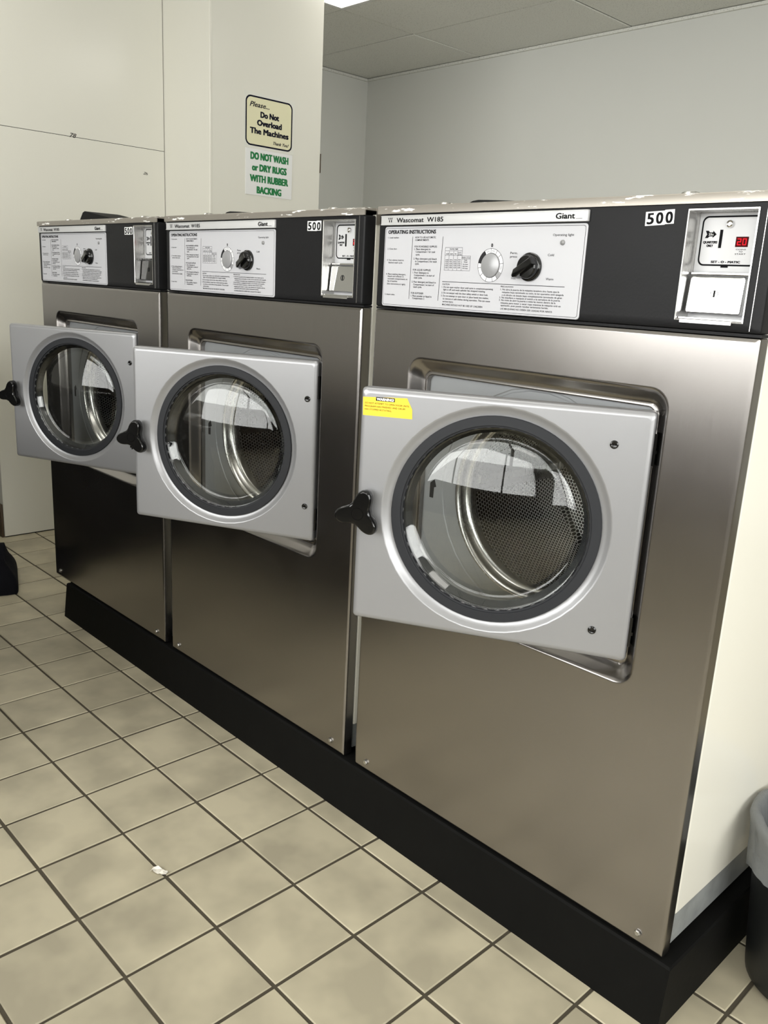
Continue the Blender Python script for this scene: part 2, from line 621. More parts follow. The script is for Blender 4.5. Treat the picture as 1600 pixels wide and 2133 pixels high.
# ceiling: grid bed, tiles, lamps
ceiling = simple('ceiling', 'ceilgrid', [(XW - 0.1, XE + 0.1, YF - 0.1, YB + 0.1, ZC + 0.006, ZC + 0.12)], kind='structure', label='suspended ceiling of pale speckled panels')
gx = [XW] + [-2.11 + 1.2 * i for i in range(0, 6)] + [XE]
gy = [YB, 3.02, 2.40]
while gy[-1] - 0.61 > YF:
    gy.append(gy[-1] - 0.61)
gy.append(YF)
LAMPS = [(1, 2), (3, 2), (3, 6), (1, 6), (5, 6), (3, 10), (5, 10)]
lamp_proto = None
LAMP_LABELS = ['lit fluorescent ceiling panel at the pillar top, nearest the left wall', 'lit fluorescent ceiling panel above the rear of the middle washer', 'lit fluorescent ceiling panel above the aisle before the near washer', 'lit fluorescent ceiling panel over the aisle near the left wall', 'lit fluorescent ceiling panel over the aisle by the right windows', 'lit fluorescent ceiling panel close to the wall behind the viewer', 'lit fluorescent ceiling panel in the corner between both windows']
tile_cache = {}
for i in range(len(gx) - 1):
    for j in range(len(gy) - 1):
        x0, x1, y1, y0 = gx[i], gx[i + 1], gy[j], gy[j + 1]
        if (i, j) in LAMPS:
            k = LAMPS.index((i, j))
            lx, ly = (x0 + x1) / 2, (y0 + y1) / 2
            if lamp_proto is None:
                lamp_proto = empty('ceiling_lamp', (lx, ly, ZC))
                hx, hy = 0.598, 0.303
                b = MB()
                b.box(-hx, hx, -hy, -hy + .03, -.004, .012)
                b.box(-hx, hx, hy - .03, hy, -.004, .012)
                b.box(-hx, -hx + .03, -hy + .03, hy - .03, -.004, .012)
                b.box(hx - .03, hx, -hy + .03, hy - .03, -.004, .012)
                b.build('lamp_frame', 'lampframe', lamp_proto, smooth=False)
                b = MB()
                b.box(-hx + .03, hx - .03, -hy + .03, hy - .03, 0.001, .009)
                b.build('diffuser', 'diffuser', lamp_proto, smooth=False)
                o = lamp_proto
            else:
                o = copy_tree(lamp_proto)
                o.location = (lx, ly, ZC)
            tag(o, LAMP_LABELS[k], 'ceiling lamp', 'fluorescent panels in the ceiling grid')
            continue
        key = (round(x1 - x0, 3), round(y1 - y0, 3))
        if key not in tile_cache:
            b = MB()
            w, d = key[0] / 2 - 0.005, key[1] / 2 - 0.005
            e = 0.004
            b.loops([[(-w, d, .008), (w, d, .008), (w, -d, .008), (-w, -d, .008)],
                     [(-w, d, e), (w, d, e), (w, -d, e), (-w, -d, e)],
                     [(-w + e, d - e, 0), (w - e, d - e, 0), (w - e, -d + e, 0), (-w + e, -d + e, 0)]], 0, cap1=True)
            o = b.build('ceiling_panel', 'ceil', ceiling, smooth=False)
            tile_cache[key] = o
        else:
            o = tile_cache[key].copy()
            COL.objects.link(o)
        o.location = ((x0 + x1) / 2, (y0 + y1) / 2, ZC + random.uniform(-0.002, 0.002))
        o.rotation_euler = (random.uniform(-.003, .003), random.uniform(-.002, .002), 0)

# walls
simple('wall_back', 'alcove', [(XW - 0.1, XE + 0.1, YB, YB + 0.12, 0, ZC + .004)], kind='structure', label='pale painted wall behind the washers')
simple('wall_alcove', 'alcove', [(XW - 0.12, XW, 1.772, YB, 0, ZC + .004)], kind='structure', label='grey shaded side wall deep behind the pillar')
simple('trim_1', 'ceil', [(XW, XE, YB - 0.016, YB - 0.0005, ZC - 0.020, ZC - 0.003)], kind='structure', label='thin white ceiling angle along the back wall')
simple('trim_2', 'ceil', [(XW + 0.0005, XW + 0.016, 1.78, YB - 0.016, ZC - 0.020, ZC - 0.003)], kind='structure', label='thin white ceiling angle along the alcove side wall')
pillar = simple('wall_pillar', 'laminate', [(XW - 0.12, -1.51, 1.093, 1.772, 0, ZC + .004)], kind='structure', label='white pillar carrying the two notices')
simple('trim_3', 'cream', [(-1.519, -1.508, 1.0905, 1.102, 0.0, ZC)], kind='structure', label='yellowed caulk line down the pillar corner', bev=0.002)
wall_left = simple('wall_left', 'void', [(-2.6, -1.940, 0.18, 1.0925, 0, ZC + .004)], kind='structure', label='white laminate clad wall at the left')
for z0, z1 in ((0.006, 1.9138), (1.9162, ZC)):
    simple('wall_panel', 'laminate', [(-1.940, -1.935, 0.1755, 1.0895, z0, z1)], wall_left)
simple('end_panel', 'laminate', [(-2.6, -1.936, 0.174, 0.1795, 0.006, ZC)], wall_left)
simple('baseboard_left', 'brown', [(-2.6, -1.940, 0.162, 0.1735, 0, 0.17)], kind='structure', bev=0.003, label='brown baseboard on the end of the left wall')
b = MB()
b.text('78', 0.590, 1.9125, 0.034, 0.020, -1.9346, 0, bold=0.02, shear=0.3, axis='x', rot=-0.05)
b.text('2h', 0.968, 1.792, 0.026, 0.013, -1.9346, 0, bold=0.02, shear=0.4, axis='x', rot=-0.1)
b.build('pencil_marks', 'pencil', wall_left, smooth=False)
simple('wall_far_left', 'wall', [(-2.72, -2.6, YF, 1.093, 0, ZC + .004)], kind='structure', label='white wall beyond the left edge')
# wall behind the camera and storefront at the right, with window openings
x0, x1, z0, z1 = WIN_F
simple('wall_front', 'wall', [(-2.72, x0, YF - 0.15, YF, 0.62, ZC + .004), (x1, XE, YF - 0.15, YF, 0.62, ZC + .004), (x0, x1, YF - 0.15, YF, z1, ZC + .004)], kind='structure', label='white wall behind the viewer')
simple('trim_4', 'brown', [(-2.6, XE, YF - 0.15, YF + 0.02, 0, 0.62), (x0, x1, YF - 0.15, YF, 0.62, z0)], kind='structure', label='dark brown wainscot on the wall behind the viewer')
w1 = simple('window_1', 'frame', [(x0, x1, YF - 0.10, YF - 0.05, z0, z0 + .05), (x0, x1, YF - 0.10, YF - 0.05, z1 - .05, z1), (x0, x0 + .05, YF - 0.10, YF - 0.05, z0 + .05, z1 - .05), (x1 - .05, x1, YF - 0.10, YF - 0.05, z0 + .05, z1 - .05)] + [(x0 + (x1 - x0) * k / 3 - .03, x0 + (x1 - x0) * k / 3 + .03, YF - 0.10, YF - 0.05, z0 + .05, z1 - .05) for k in (1, 2)], kind='structure', label='metal framed shop window behind the viewer')
for k in range(3):
    simple('pane', 'pane', [(x0 + (x1 - x0) * k / 3 + .04, x0 + (x1 - x0) * (k + 1) / 3 - .04, YF - 0.078, YF - 0.074, z0 + .05, z1 - .05)], w1)
y0, y1, z0, z1 = WIN_E
simple('wall_right', 'wall', [(XE, XE + 0.15, YF - .15, y0, 0, ZC + .004), (XE, XE + 0.15, y1, YB + .1, 0, ZC + .004), (XE, XE + 0.15, y0, y1, z1, ZC + .004), (XE, XE + 0.15, y0, y1, 0, z0)], kind='structure', label='white wall with shop windows at the right')
w2 = simple('window_2', 'frame', [(XE + .05, XE + .10, y0, y1, z0, z0 + .05), (XE + .05, XE + .10, y0, y1, z1 - .05, z1), (XE + .05, XE + .10, y0, y0 + .05, z0 + .05, z1 - .05), (XE + .05, XE + .10, y1 - .05, y1, z0 + .05, z1 - .05)] + [(XE + .05, XE + .10, y0 + (y1 - y0) * k / 4 - .03, y0 + (y1 - y0) * k / 4 + .03, z0 + .05, z1 - .05) for k in (1, 2, 3)], kind='structure', label='wide metal framed shop window in the right wall')
for k in range(4):
    simple('pane', 'pane', [(XE + .074, XE + .078, y0 + (y1 - y0) * k / 4 + .04, y0 + (y1 - y0) * (k + 1) / 4 - .04, z0 + .05, z1 - .05)], w2)

# ------------------------------------------------------------------ notices on the pillar
PX = -1.51
sg = empty('notice', (PX, 1.44, 1.94))
sg.matrix_world = Matrix.Translation((PX, 1.44, 1.94))


def yz(pts, x):
    return [(x, p[0], p[2]) for p in pts]


def local(b, org):
    b.v = [(p[0] - org[0], p[1] - org[1], p[2] - org[2]) for p in b.v]
    return b


OR1 = (PX, 1.44, 1.94)
b = MB()
b.box(PX + .0002, PX + .0012, 1.288, 1.596, 1.936, 2.191, bev=0.0)
local(b, OR1).build('sheet', 'sign_sheet', sg, smooth=False)
b = MB()


def rry(y0, y1, z0, z1, r, x):
    return [(x, p[0], p[2]) for p in rr(y0, y1, z0, z1, r, 0, 8)]


b.loops([rry(1.295, 1.583, 1.9475, 2.177, .030, PX + .0016), rry(1.295, 1.583, 1.9475, 2.177, .030, PX + .0012)], 0)
b.loops([rry(1.295, 1.583, 1.9475, 2.177, .030, PX + .0016), rry(1.3025, 1.5755, 1.955, 2.1695, .024, PX + .0016)], 0)
b.loops([rry(1.3025, 1.5755, 1.955, 2.1695, .024, PX + .0015)], 1, cap1=True)
for s, y, z, w, h, bo, sh in (('Please...', 1.3188, 2.1275, .1193, .0235, .0007, .35), ('Do Not', 1.3834, 2.0835, .1151, .0272, .0021, 0), ('Overload', 1.3632, 2.0450, .1528, .0271, .0021, 0), ('The Machines', 1.3210, 2.0057, .2389, .0271, .0021, 0), ('Thank You!', 1.4638, 1.9681, .0984, .0150, .0005, .35)):
    b.text(s, y, z, w, h, PX + .0019, 0, shear=sh, axis='x', fat=bo)
local(b, OR1).build('printing', ['navy', 'sign_cream'], sg, smooth=False)
tag(sg, 'pale yellow notice with black rounded border about overloading, on white pillar', 'sign', 'notices on the pillar')
OR2 = (PX, 1.44, 1.717)
sg2 = empty('notice', OR2)
b = MB()
b.box(PX + .0002, PX + .0030, 1.297, 1.586, 1.717, 1.934)
local(b, OR2).build('sheet', 'sign_white', sg2, smooth=False)
b = MB()
for s, y, z, w, h in (('DO NOT WASH', 1.3244, 1.8856, .2370, .0337), ('or DRY RUGS', 1.3342, 1.8331, .2175, .0325), ('WITH RUBBER', 1.3221, 1.7804, .2400, .0335), ('BACKING', 1.3645, 1.7278, .1553, .0329)):
    b.text(s, y, z, w, h, PX + .0034, 0, axis='x', fat=.0027)
local(b, OR2).build('printing', 'green', sg2, smooth=False)
tag(sg2, 'white notice with green capitals about rubber backed rugs, on white pillar', 'sign', 'notices on the pillar')

tag(simple('wooden_block', 'brown', [(-1.575, -1.516, 1.7725, 1.786, 1.873, 1.969)], bev=0.002), 'small brown wooden block fixed behind the rear edge of the pillar', 'block')

# ------------------------------------------------------------------ plinth under the washers
b = MB()
bx0, bx1 = -0.793, 1.7375
ls = [[(bx0, -0.024, 0), (bx1, -0.024, 0), (bx1, 0.93, 0), (bx0, 0.93, 0)],
      [(bx0, -0.010, 0.130), (bx1, -0.008, 0.130), (bx1, 0.93, 0.130), (bx0, 0.93, 0.130)],
      [(bx0 + .003, -0.006, 0.134), (bx1 - .003, -0.004, 0.134), (bx1 - .003, 0.927, 0.134), (bx0 + .003, 0.927, 0.134)]]
b.loops(ls, 0, cap0=True, cap1=True)
plinth = b.build('equipment_base', 'base', smooth=False)
tag(plinth, 'long low black base running under all three washers', 'base')

# ------------------------------------------------------------------ washing machine
W, ZB, ZT, ZTOP = 0.848, 0.1366, 1.2527, 1.4641
CXD, CZD, RO = 0.4325, 0.897, 0.183
HX = 0.6985
TXT=[
('Wascomat  W185', 0.0625, 1.4308, 0.131, 0.0091),
('Giant', 0.4605, 1.4301, 0.0404, 0.0096),
('OPERATING INSTRUCTIONS', 0.0348, 1.408, 0.1371, 0.0075),
('1. Load washer.', 0.0346, 1.399, 0.0334, 0.0032),
('2. Close door.', 0.0345, 1.3766, 0.0292, 0.0032),
('3. Turn selector knob to', 0.0344, 1.3539, 0.0504, 0.0032),
('desired wash cycle.', 0.0392, 1.3488, 0.0426, 0.0032),
('4. Place washing detergent,', 0.0339, 1.3254, 0.0592, 0.0033),
('bleach and softener in', 0.0391, 1.3209, 0.0479, 0.0033),
('automatic compartments on', 0.039, 1.316, 0.0595, 0.0033),
('top of machine.', 0.0385, 1.3112, 0.0307, 0.0033),
('(See instructions at right).', 0.038, 1.3055, 0.0558, 0.0033),
('5. Insert coins.', 0.0329, 1.2838, 0.0306, 0.0033),
('HOW TO USE AUTOMATIC', 0.1146, 1.3988, 0.058, 0.0037),
('COMPARTMENTS', 0.1146, 1.3936, 0.039, 0.0037),
('FOR POWDERED SUPPLIES', 0.114, 1.381, 0.063, 0.0037),
('1. Place detergent in', 0.114, 1.3759, 0.0452, 0.0037),
('Compartment 1 for soak', 0.1182, 1.3708, 0.055, 0.0037),
('cycle.', 0.1187, 1.3654, 0.0119, 0.0037),
('2. Place detergent and bleach', 0.1131, 1.3573, 0.0653, 0.0037),
('in Compartment 2 for wash', 0.1181, 1.3521, 0.0607, 0.0037),
('cycle.', 0.1181, 1.3473, 0.012, 0.0037),
('FOR LIQUID SUPPLIES', 0.1129, 1.3352, 0.0508, 0.0037),
('1. Pour detergent in', 0.1129, 1.3298, 0.0456, 0.0037),
('Compartment 1 at start of', 0.1171, 1.3248, 0.0579, 0.0037),
('soak cycle.', 0.1171, 1.3198, 0.024, 0.0037),
('2. Pour detergent and bleach in', 0.1115, 1.3115, 0.0683, 0.0037),
('Compartment 2 at start of', 0.1165, 1.3062, 0.0585, 0.0037),
('wash cycle.', 0.1165, 1.3014, 0.0249, 0.0037),
('FOR SOFTENER', 0.1113, 1.2888, 0.0357, 0.0038),
('1. Place powder or liquid in', 0.1113, 1.2833, 0.059, 0.0038),
('Compartment 3.', 0.1159, 1.2785, 0.0353, 0.0038),
('0', 0.3164, 1.3826, 0.0045, 0.0062),
('Perm.', 0.3635, 1.37, 0.017, 0.0043),
('press', 0.3635, 1.3638, 0.0164, 0.0044),
('Cold', 0.4482, 1.3673, 0.0133, 0.0042),
('Hot', 0.3705, 1.3253, 0.0104, 0.0044),
('Warm', 0.4485, 1.3259, 0.0166, 0.0042),
('Operating light', 0.4551, 1.4015, 0.0444, 0.0041),
('CAUTION', 0.1977, 1.3096, 0.0198, 0.0031),
('1. Do not open washer door until cycle is completed,operating', 0.1974, 1.3041, 0.1316, 0.0033),
('light is off, and wash cylinder has stopped rotating.', 0.2018, 1.2992, 0.1089, 0.0033),
('2. Do not tamper with the door safety switch or door lock.', 0.1973, 1.2929, 0.1206, 0.0034),
('3. Do not attempt to open door or place hands into washer,', 0.1966, 1.2871, 0.1239, 0.0034),
('to remove or add clothes during operation. This can cause', 0.2014, 1.2815, 0.1229, 0.0034),
('serious injury.', 0.2015, 1.2761, 0.0292, 0.0034),
('MACHINE SHOULD NOT BE USED BY CHILDREN', 0.201, 1.27, 0.1052, 0.0034),
('PRECAUCION', 0.3472, 1.3101, 0.0297, 0.0029),
('1. No abra la puerta de la máquina lavadora sino hasta que la', 0.3471, 1.3049, 0.1331, 0.0031),
('máquina haya terminado su ciclo, la luz operativa esté apagada', 0.3514, 1.3, 0.139, 0.0031),
('y el cilindro de lavado haya completamente terminado de girar.', 0.3513, 1.2948, 0.1373, 0.0031),
('2. No interfiera o manipule el switch o la cerradura de la puerta.', 0.3459, 1.29, 0.1387, 0.0032),
('3. No trate de abrir la puerta o meta las manos dentro de la', 0.3458, 1.2854, 0.1289, 0.0032),
('máquina para meter o sacar ropa mientras la máquina está en', 0.3501, 1.2804, 0.1363, 0.0032),
('operación, pues puede resultar seriamente herido.', 0.3506, 1.2757, 0.1095, 0.0032),
('LAS MAQUINAS NO DEBEN SER USADAS POR NINOS', 0.3506, 1.2696, 0.1185, 0.0032),
('WATER TEMP.', 0.2115, 1.377, 0.0228, 0.0025),
('WASH CYCLE', 0.2452, 1.3614, 0.0211, 0.0024),
('cold', 0.2028, 1.3681, 0.0073, 0.0025),
('warm', 0.2135, 1.3682, 0.008, 0.0025),
('hot', 0.2257, 1.3683, 0.0049, 0.0024),
('perm.', 0.2346, 1.3705, 0.009, 0.0024),
('press', 0.2349, 1.367, 0.009, 0.0024),
('Soak', 0.2512, 1.3569, 0.0085, 0.0024),
('Wash', 0.2508, 1.3532, 0.0093, 0.0024),
('1st rinse', 0.2486, 1.349, 0.0134, 0.0024),
('2nd rinse', 0.2483, 1.3452, 0.0137, 0.0024),
('3rd rinse', 0.2483, 1.3414, 0.0138, 0.0024),
('cold', 0.2023, 1.3568, 0.0073, 0.0025),
('warm', 0.2134, 1.357, 0.0073, 0.0025),
('warm', 0.2249, 1.3571, 0.0072, 0.0024),
('warm', 0.2355, 1.3573, 0.0071, 0.0024),
('cold', 0.2022, 1.3531, 0.0073, 0.0025),
('warm', 0.2133, 1.3533, 0.0073, 0.0025),
('hot', 0.2248, 1.3534, 0.0072, 0.0025),
('warm', 0.2354, 1.3536, 0.0071, 0.0024),
('cold', 0.202, 1.3494, 0.0073, 0.0025),
('cold', 0.2132, 1.3496, 0.0073, 0.0025),
('cold', 0.2247, 1.3498, 0.0072, 0.0025),
('cold', 0.2353, 1.3499, 0.0071, 0.0024),
('cold', 0.2019, 1.3457, 0.0073, 0.0025),
('cold', 0.2131, 1.3459, 0.0073, 0.0025),
('cold', 0.2246, 1.3461, 0.0072, 0.0025),
('cold', 0.2352, 1.3463, 0.0071, 0.0024),
('cold', 0.2018, 1.3419, 0.0073, 0.0025),
('cold', 0.213, 1.3422, 0.0073, 0.0025),
('cold', 0.2245, 1.3424, 0.0072, 0.0025),
('cold', 0.2351, 1.3426, 0.0071, 0.0024),
]


def machine_proto():
    root = empty('washing_machine', (0, 0, 0))
    # cabinet sides, back
    b = MB()
    b.box(0.0, .016, 0.030, 0.93, 0.215, 1.452, bev=0.004)
    b.build('side_panel', 'cream', root, wn=True)
    b = MB()
    b.box(W - .016, W, 0.030, 0.93, 0.215, 1.452, bev=0.004)
    b.build('side_panel', 'cream', root, wn=True)
    b = MB()
    b.box(.0165, W - .0165, 0.90, 0.928, 0.215, 1.452)
    b.build('back_panel', 'galvanised', root, smooth=False)
    b = MB()
    b.box(0.003, W - .003, 0.032, 0.925, 0.150, 0.2145)
    b.build('frame', 'galvanised', root, smooth=False)
    for fx in (0.05, W - .05):
        for fy in (.08, .86):
            b = MB()
            b.lathe_z(fx, fy, [(.022, .1345), (.022, .151)], seg=12, cap0=True, cap1=True)
            b.build('foot', 'steel', root)
    # stainless front with pressed door recess
    n = 7
    X0, X1, Z0, Z1 = 0.1135, 0.7155, 0.626, 1.1605

    def ins(d, y, r):
        return rr(X0 + d, X1 - d, Z0 + d, Z1 - d, r, y, n)
    b = MB()
    b.loops([rr(0, W, ZB, ZT, .003, .026, n), rr(0, W, ZB, ZT, .003, .006, n), rr(.0012, W - .0012, ZB + .0012, ZT - .0012, .003, .002, n), rr(.006, W - .006, ZB + .006, ZT - .006, .003, 0, n), rr(.007, W - .007, ZB + .007, ZT - .007, .003, 0, n),
             ins(-.002, 0, .037), ins(0, 0, .036), ins(.003, .0008, .034), ins(.008, .005, .031), ins(.018, .017, .026), ins(.024, .0225, .023), ins(.028, .0245, .020), ins(.032, .0225, .017), ins(.035, .0235, .015), ins(.036, .034, .015)], 0)
    b.build('front_panel', 'stainless', root, wn=True, angle=50)
    # fixing bolts of the front
    for bx, bz in ((.044, .161), (.797, .161)):
        k = MB()
        k.lathe_y(bx, bz, [(.0075, -.0005), (.0075, -.0015)], seg=16, cap_end=False)
        k.lathe_y(bx, bz, [(.0058, -.0010), (.0058, -.0042), (.0045, -.0052)], seg=6, cap_end=True)
        k.build('bolt', 'steel', root, angle=20)
    # inner frame around drum opening
    b = MB()
    b.loops([ins(.030, .034, .015), circ_like(CXD, CZD, .232, .034, n), circ_like(CXD, CZD, .230, .0355, n), circ_like(CXD, CZD, .226, .0355, n), circ_like(CXD, CZD, .224, .034, n), circ_like(CXD, CZD, .190, .034, n)], 0)
    fr = b.build('door_frame', 'inner', root, wn=True)
    b = MB()
    lx, lz = .173, .880
    b.loops([[(lx - .006, .0335, lz - .020), (lx + .005, .0335, lz - .020), (lx + .006, .0335, lz + .004), (lx + .012, .0335, lz + .006), (lx + .006, .0335, lz + .022), (lx - .006, .0335, lz + .012)],
             [(lx - .006, .0338, lz - .020), (lx + .005, .0338, lz - .020), (lx + .006, .0338, lz + .004), (lx + .012, .0338, lz + .006), (lx + .006, .0338, lz + .022), (lx - .006, .0338, lz + .012)]], 0, cap0=True)
    b.build('latch_slot', 'void', fr, smooth=False)
    # lip and drum
    b = MB()
    b.lathe_y(CXD, CZD, [(.192, .0345), (.190, .031), (.186, .030), (.183, .032), (.181, .040), (.178, .050), (.174, .056), (.171, .056), (.169, .060), (.169, .075)], seg=96)
    b.build('drum_lip', 'steel', root, angle=60)
    b = MB()
    b.lathe_y(CXD, CZD, [(.169, .074), (.175, .082), (.255, .090), (.265, .10), (.265, .50), (.255, .515), (.10, .49), (.09, .485), (.0005, .485)], seg=96)

    def drum_uv(c):
        dx, dz = c.x - CXD, c.z - CZD
        r = math.hypot(dx, dz)
        a = math.atan2(dz, dx)
        if r > .262:
            return (a * .265, c.y)
        return (dx, dz)
    # the drum wall is unwrapped along its circumference, seam at the bottom
    dr = b.build('drum', 'drum', root, angle=40)
    me = dr.data
    lay = me.uv_layers.new(name='UVMap')
    for p in me.polygons:
        wall = abs(p.normal.y) < 0.3
        angs = []
        for li in p.loop_indices:
            c = me.vertices[me.loops[li].vertex_index].co
            if wall:
                a = math.atan2(c.z - CZD, c.x - CXD)
                angs.append((li, a, c.y))
            else:
                lay.data[li].uv = (c.x, c.z)
        if wall:
            big = max(a for _, a, _ in angs) - min(a for _, a, _ in angs) > 3
            for li, a, y in angs:
                if big and a < 0:
                    a += 2 * math.pi
                lay.data[li].uv = (a * .2662, y)
    # three lifter ribs inside the drum
    for k in range(3):
        a = R(60 + 120 * k)
        k2 = MB()
        c, s = math.cos(a), math.sin(a)

        def P(rad, t, y):
            return (CXD + rad * c - t * s, y, CZD + rad * s + t * c)
        k2.loops([[P(.262, -.045, .11), P(.262, .045, .11), P(.262, .045, .49), P(.262, -.045, .49)],
                  [P(.225, -.018, .13), P(.225, .018, .13), P(.225, .018, .47), P(.225, -.018, .47)],
                  [P(.212, -.008, .14), P(.212, .008, .14), P(.212, .008, .46), P(.212, -.008, .46)]], 0, cap1=True)
        k2.build('lifter', 'steel', dr)
    # control box: black face with the coin opening
    cx0, cx1, cz0, cz1 = .7075, .8155, 1.2745, 1.438
    b = MB()
    zc0, zc1 = 1.2585, 1.449
    b.loops([rr(.002, W - .002, zc0, zc1, .004, .060, n), rr(.002, W - .002, zc0, zc1, .004, .004, n), rr(.0035, W - .0035, zc0 + .0015, zc1 - .0015, .004, .0008, n), rr(.007, W - .007, zc0 + .005, zc1 - .002, .004, -.001, n), rr(cx0, cx1, cz0, cz1, .001, -.001, n), rr(cx0, cx1, cz0, cz1, .001, .050, n)], 0)
    cb = b.build('control_panel', 'black', root, wn=True)
    # raised right border strip and lower rail of the control box
    b = MB()
    b.box(.001, W - .001, .004, .03, 1.2535, 1.2580)
    b.box(.020, .062, .0005, .006, 1.2548, 1.2572)
    b.build('lower_rail', 'black', cb, smooth=False)
    b = MB()
    b.box(.8285, .8295, -.0022, -.0008, 1.262, 1.447)
    b.build('edge_bead', 'steel', cb, smooth=False)
    # top cover with front lip
    b = MB()
    prof = [(.93, 1.4585), (.93, 1.4641), (.004, 1.4641), (-.003, 1.4630), (-.0045, 1.4605), (-.0045, 1.4478), (-.0015, 1.4478), (-.0015, 1.4585)]
    L0 = [(0.0, y, z) for y, z in prof]
    L1 = [(W, y, z) for y, z in prof]
    b.loops([L1, L0], 0, cap0=True, cap1=True)
    b.box(W - .0005, W + .0015, .030, .93, 1.430, 1.4641)
    b.box(-.0015, .0005, .030, .93, 1.430, 1.4641)
    b.build('top_cover', 'trim', root, angle=40)
    for sx, sy in ((.14, .055), (.675, .055)):
        k = MB()
        k.lathe_z(sx, sy, [(.017, 1.464), (.017, 1.468), (.014, 1.4715), (.008, 1.473), (.0005, 1.473)], seg=20)
        k.build('cap_screw', 'steel', root)
    # soap compartment lid
    k = MB()
    pr = [(.055, 1.4645), (.165, 1.4675), (.19, 1.477), (.205, 1.4785), (.23, 1.4775), (.44, 1.4660), (.45, 1.4645)]
    k.loops([[(x, .08, z) for x, z in pr], [(x, .20, z) for x, z in pr]], 0, cap0=True, cap1=True, flip=True)
    k.build('soap_lid', 'matt_black', root)
    # title bar
    b = MB()
    b.box(.0150, .5262, -.0075, -.0008, 1.4248, 1.4440, bev=.0012)
    b.box(.0158, .5254, -.0088, -.0070, 1.4420, 1.4434)
    b.box(.0158, .5254, -.0088, -.0070, 1.4254, 1.4266)
    tbar = b.build('title_bar', 'titlebar', root)
    b = MB()
    b.text(*TXT[0][:1], TXT[0][1], TXT[0][2] - .0008, TXT[0][3], .0092, -.0080, 0, fat=.00025)
    b.build('model_name', 'ink', tbar, smooth=False)
    b = MB()
    b.text('Giant', TXT[1][1], 1.4298, TXT[1][3], .0098, -.0082, 0, fat=.00045)
    b.box(.5030, .5160, -.0081, -.0079, 1.4292, 1.4298)
    b.build('size_name', 'ink', tbar, smooth=False)
    b = MB()
    for q in range(3):      # emblem: split W
        xq = .037 + q * .0052
        b.add([(xq, -.0080, 1.4395), (xq + .0022, -.0080, 1.4395), (xq + .0034 - q * .0012, -.0080, 1.4360), (xq + .0014 - q * .0012, -.0080, 1.4360)], [(3, 2, 1, 0)])
    for q in range(2):
        xq = .0395 + q * .0060
        b.add([(xq, -.0080, 1.4348), (xq + .0030, -.0080, 1.4348), (xq + .0024, -.0080, 1.4305), (xq + .0006, -.0080, 1.4305)], [(3, 2, 1, 0)])
    b.build('emblem', 'ink', tbar, smooth=False)
    # instruction plate
    b = MB()
    px0, px1, pz0, pz1 = .0240, .5255, 1.2610, 1.4222
    b.loops([rr(px0, px1, pz0, pz1, .006, -.0008, n), rr(px0, px1, pz0, pz1, .006, -.0022, n), rr(px0 + .0008, px1 - .0008, pz0 + .0008, pz1 - .0008, .0055, -.0030, n)], 0, cap1=True)
    plate = b.build('instruction_plate', 'plate', root)
    yp = -.0033
    b = MB()
    b.loops([rr(px0 + .0030, px1 - .0030, pz0 + .0030, pz1 - .0030, .005, yp, n), rr(px0 + .0037, px1 - .0037, pz0 + .0037, pz1 - .0037, .0045, yp, n)], 0)
    for t in TXT[2:]:
        s, x, z, w, h = t
        big = s in ('OPERATING INSTRUCTIONS', '0')
        b.text(s, x, z, w, h, yp, 0, bold=.008 if big or h > .004 else .014, fat=.00035 if big else 0)

    def line(xa, za, xb, zb, t=.0005):
        if abs(xa - xb) < abs(za - zb):
            b.add([(xa - t, yp, za), (xa + t, yp, za), (xb + t, yp, zb), (xb - t, yp, zb)], [(0, 1, 2, 3)])
        else:
            b.add([(xa, yp, za - t), (xb, yp, zb - t), (xb, yp, zb + t), (xa, yp, za + t)], [(0, 1, 2, 3)])
    line(.1075, 1.4024, .1060, 1.2782)
    line(.1919, 1.4020, .1885, 1.2781)
    line(.1971, 1.3159, .4906, 1.3154)
    q = .00025
    for za in (1.3812, 1.3752):
        line(.2007, za, .2452, za, q)
    line(.2002, 1.3664, .2452, 1.3664, q)
    line(.1997, 1.3380, .2672, 1.3380, q)
    line(.2452, 1.3657, .2672, 1.3657, q)
    line(.2452, 1.3600, .2672, 1.3600, q)
    line(.2002, 1.3812, .2002, 1.3380, q)
    for xa in (.2113, .2228, .2337):
        line(xa, 1.3752, xa, 1.3380, q)
    line(.2452, 1.3812, .2452, 1.3380, q)
    line(.2672, 1.3657, .2672, 1.3380, q)
    b.build('printed_text', 'grey_ink', plate, smooth=False)
    # cycle dial: printed ring with segments and grey window disc
    b = MB()
    dx, dz = .3182, 1.3491
    b.lathe_y(dx, dz, [(.0310, yp), (.0302, yp)], seg=48, mat=0)
    b.lathe_y(dx, dz, [(.0302, yp), (.0228, yp)], seg=48, mat=1)
    b.lathe_y(dx, dz, [(.0228, yp), (.0220, yp)], seg=48, mat=0)

    def seg(a0, a1, r0, r1, mat, y):
        nn = 8
        vs = []
        for i in range(nn + 1):
            a = R(a0 + (a1 - a0) * i / nn)
            vs.append((dx + r0 * math.cos(a), y, dz + r0 * math.sin(a)))
            vs.append((dx + r1 * math.cos(a), y, dz + r1 * math.sin(a)))
        b.add(vs, [(2 * i, 2 * i + 1, 2 * i + 3, 2 * i + 2) for i in range(nn)], mat)
    seg(122, 172, .0228, .0302, 0, yp - .0002)
    for a in (92, 122, 62, 40, 8, -28, -52, -75, -108, -140, 172, 190):
        seg(a - .9, a + .9, .0228, .0302, 0, yp - .0002)
    seg(-52, -30, .0232, .0298, 2, yp - .0001)
    for a in (78, 107, -8):
        seg(a - 9, a + 9, .0252, .0257, 0, yp - .0002)
        seg(a - 8, a + 8, .0271, .0276, 0, yp - .0002)
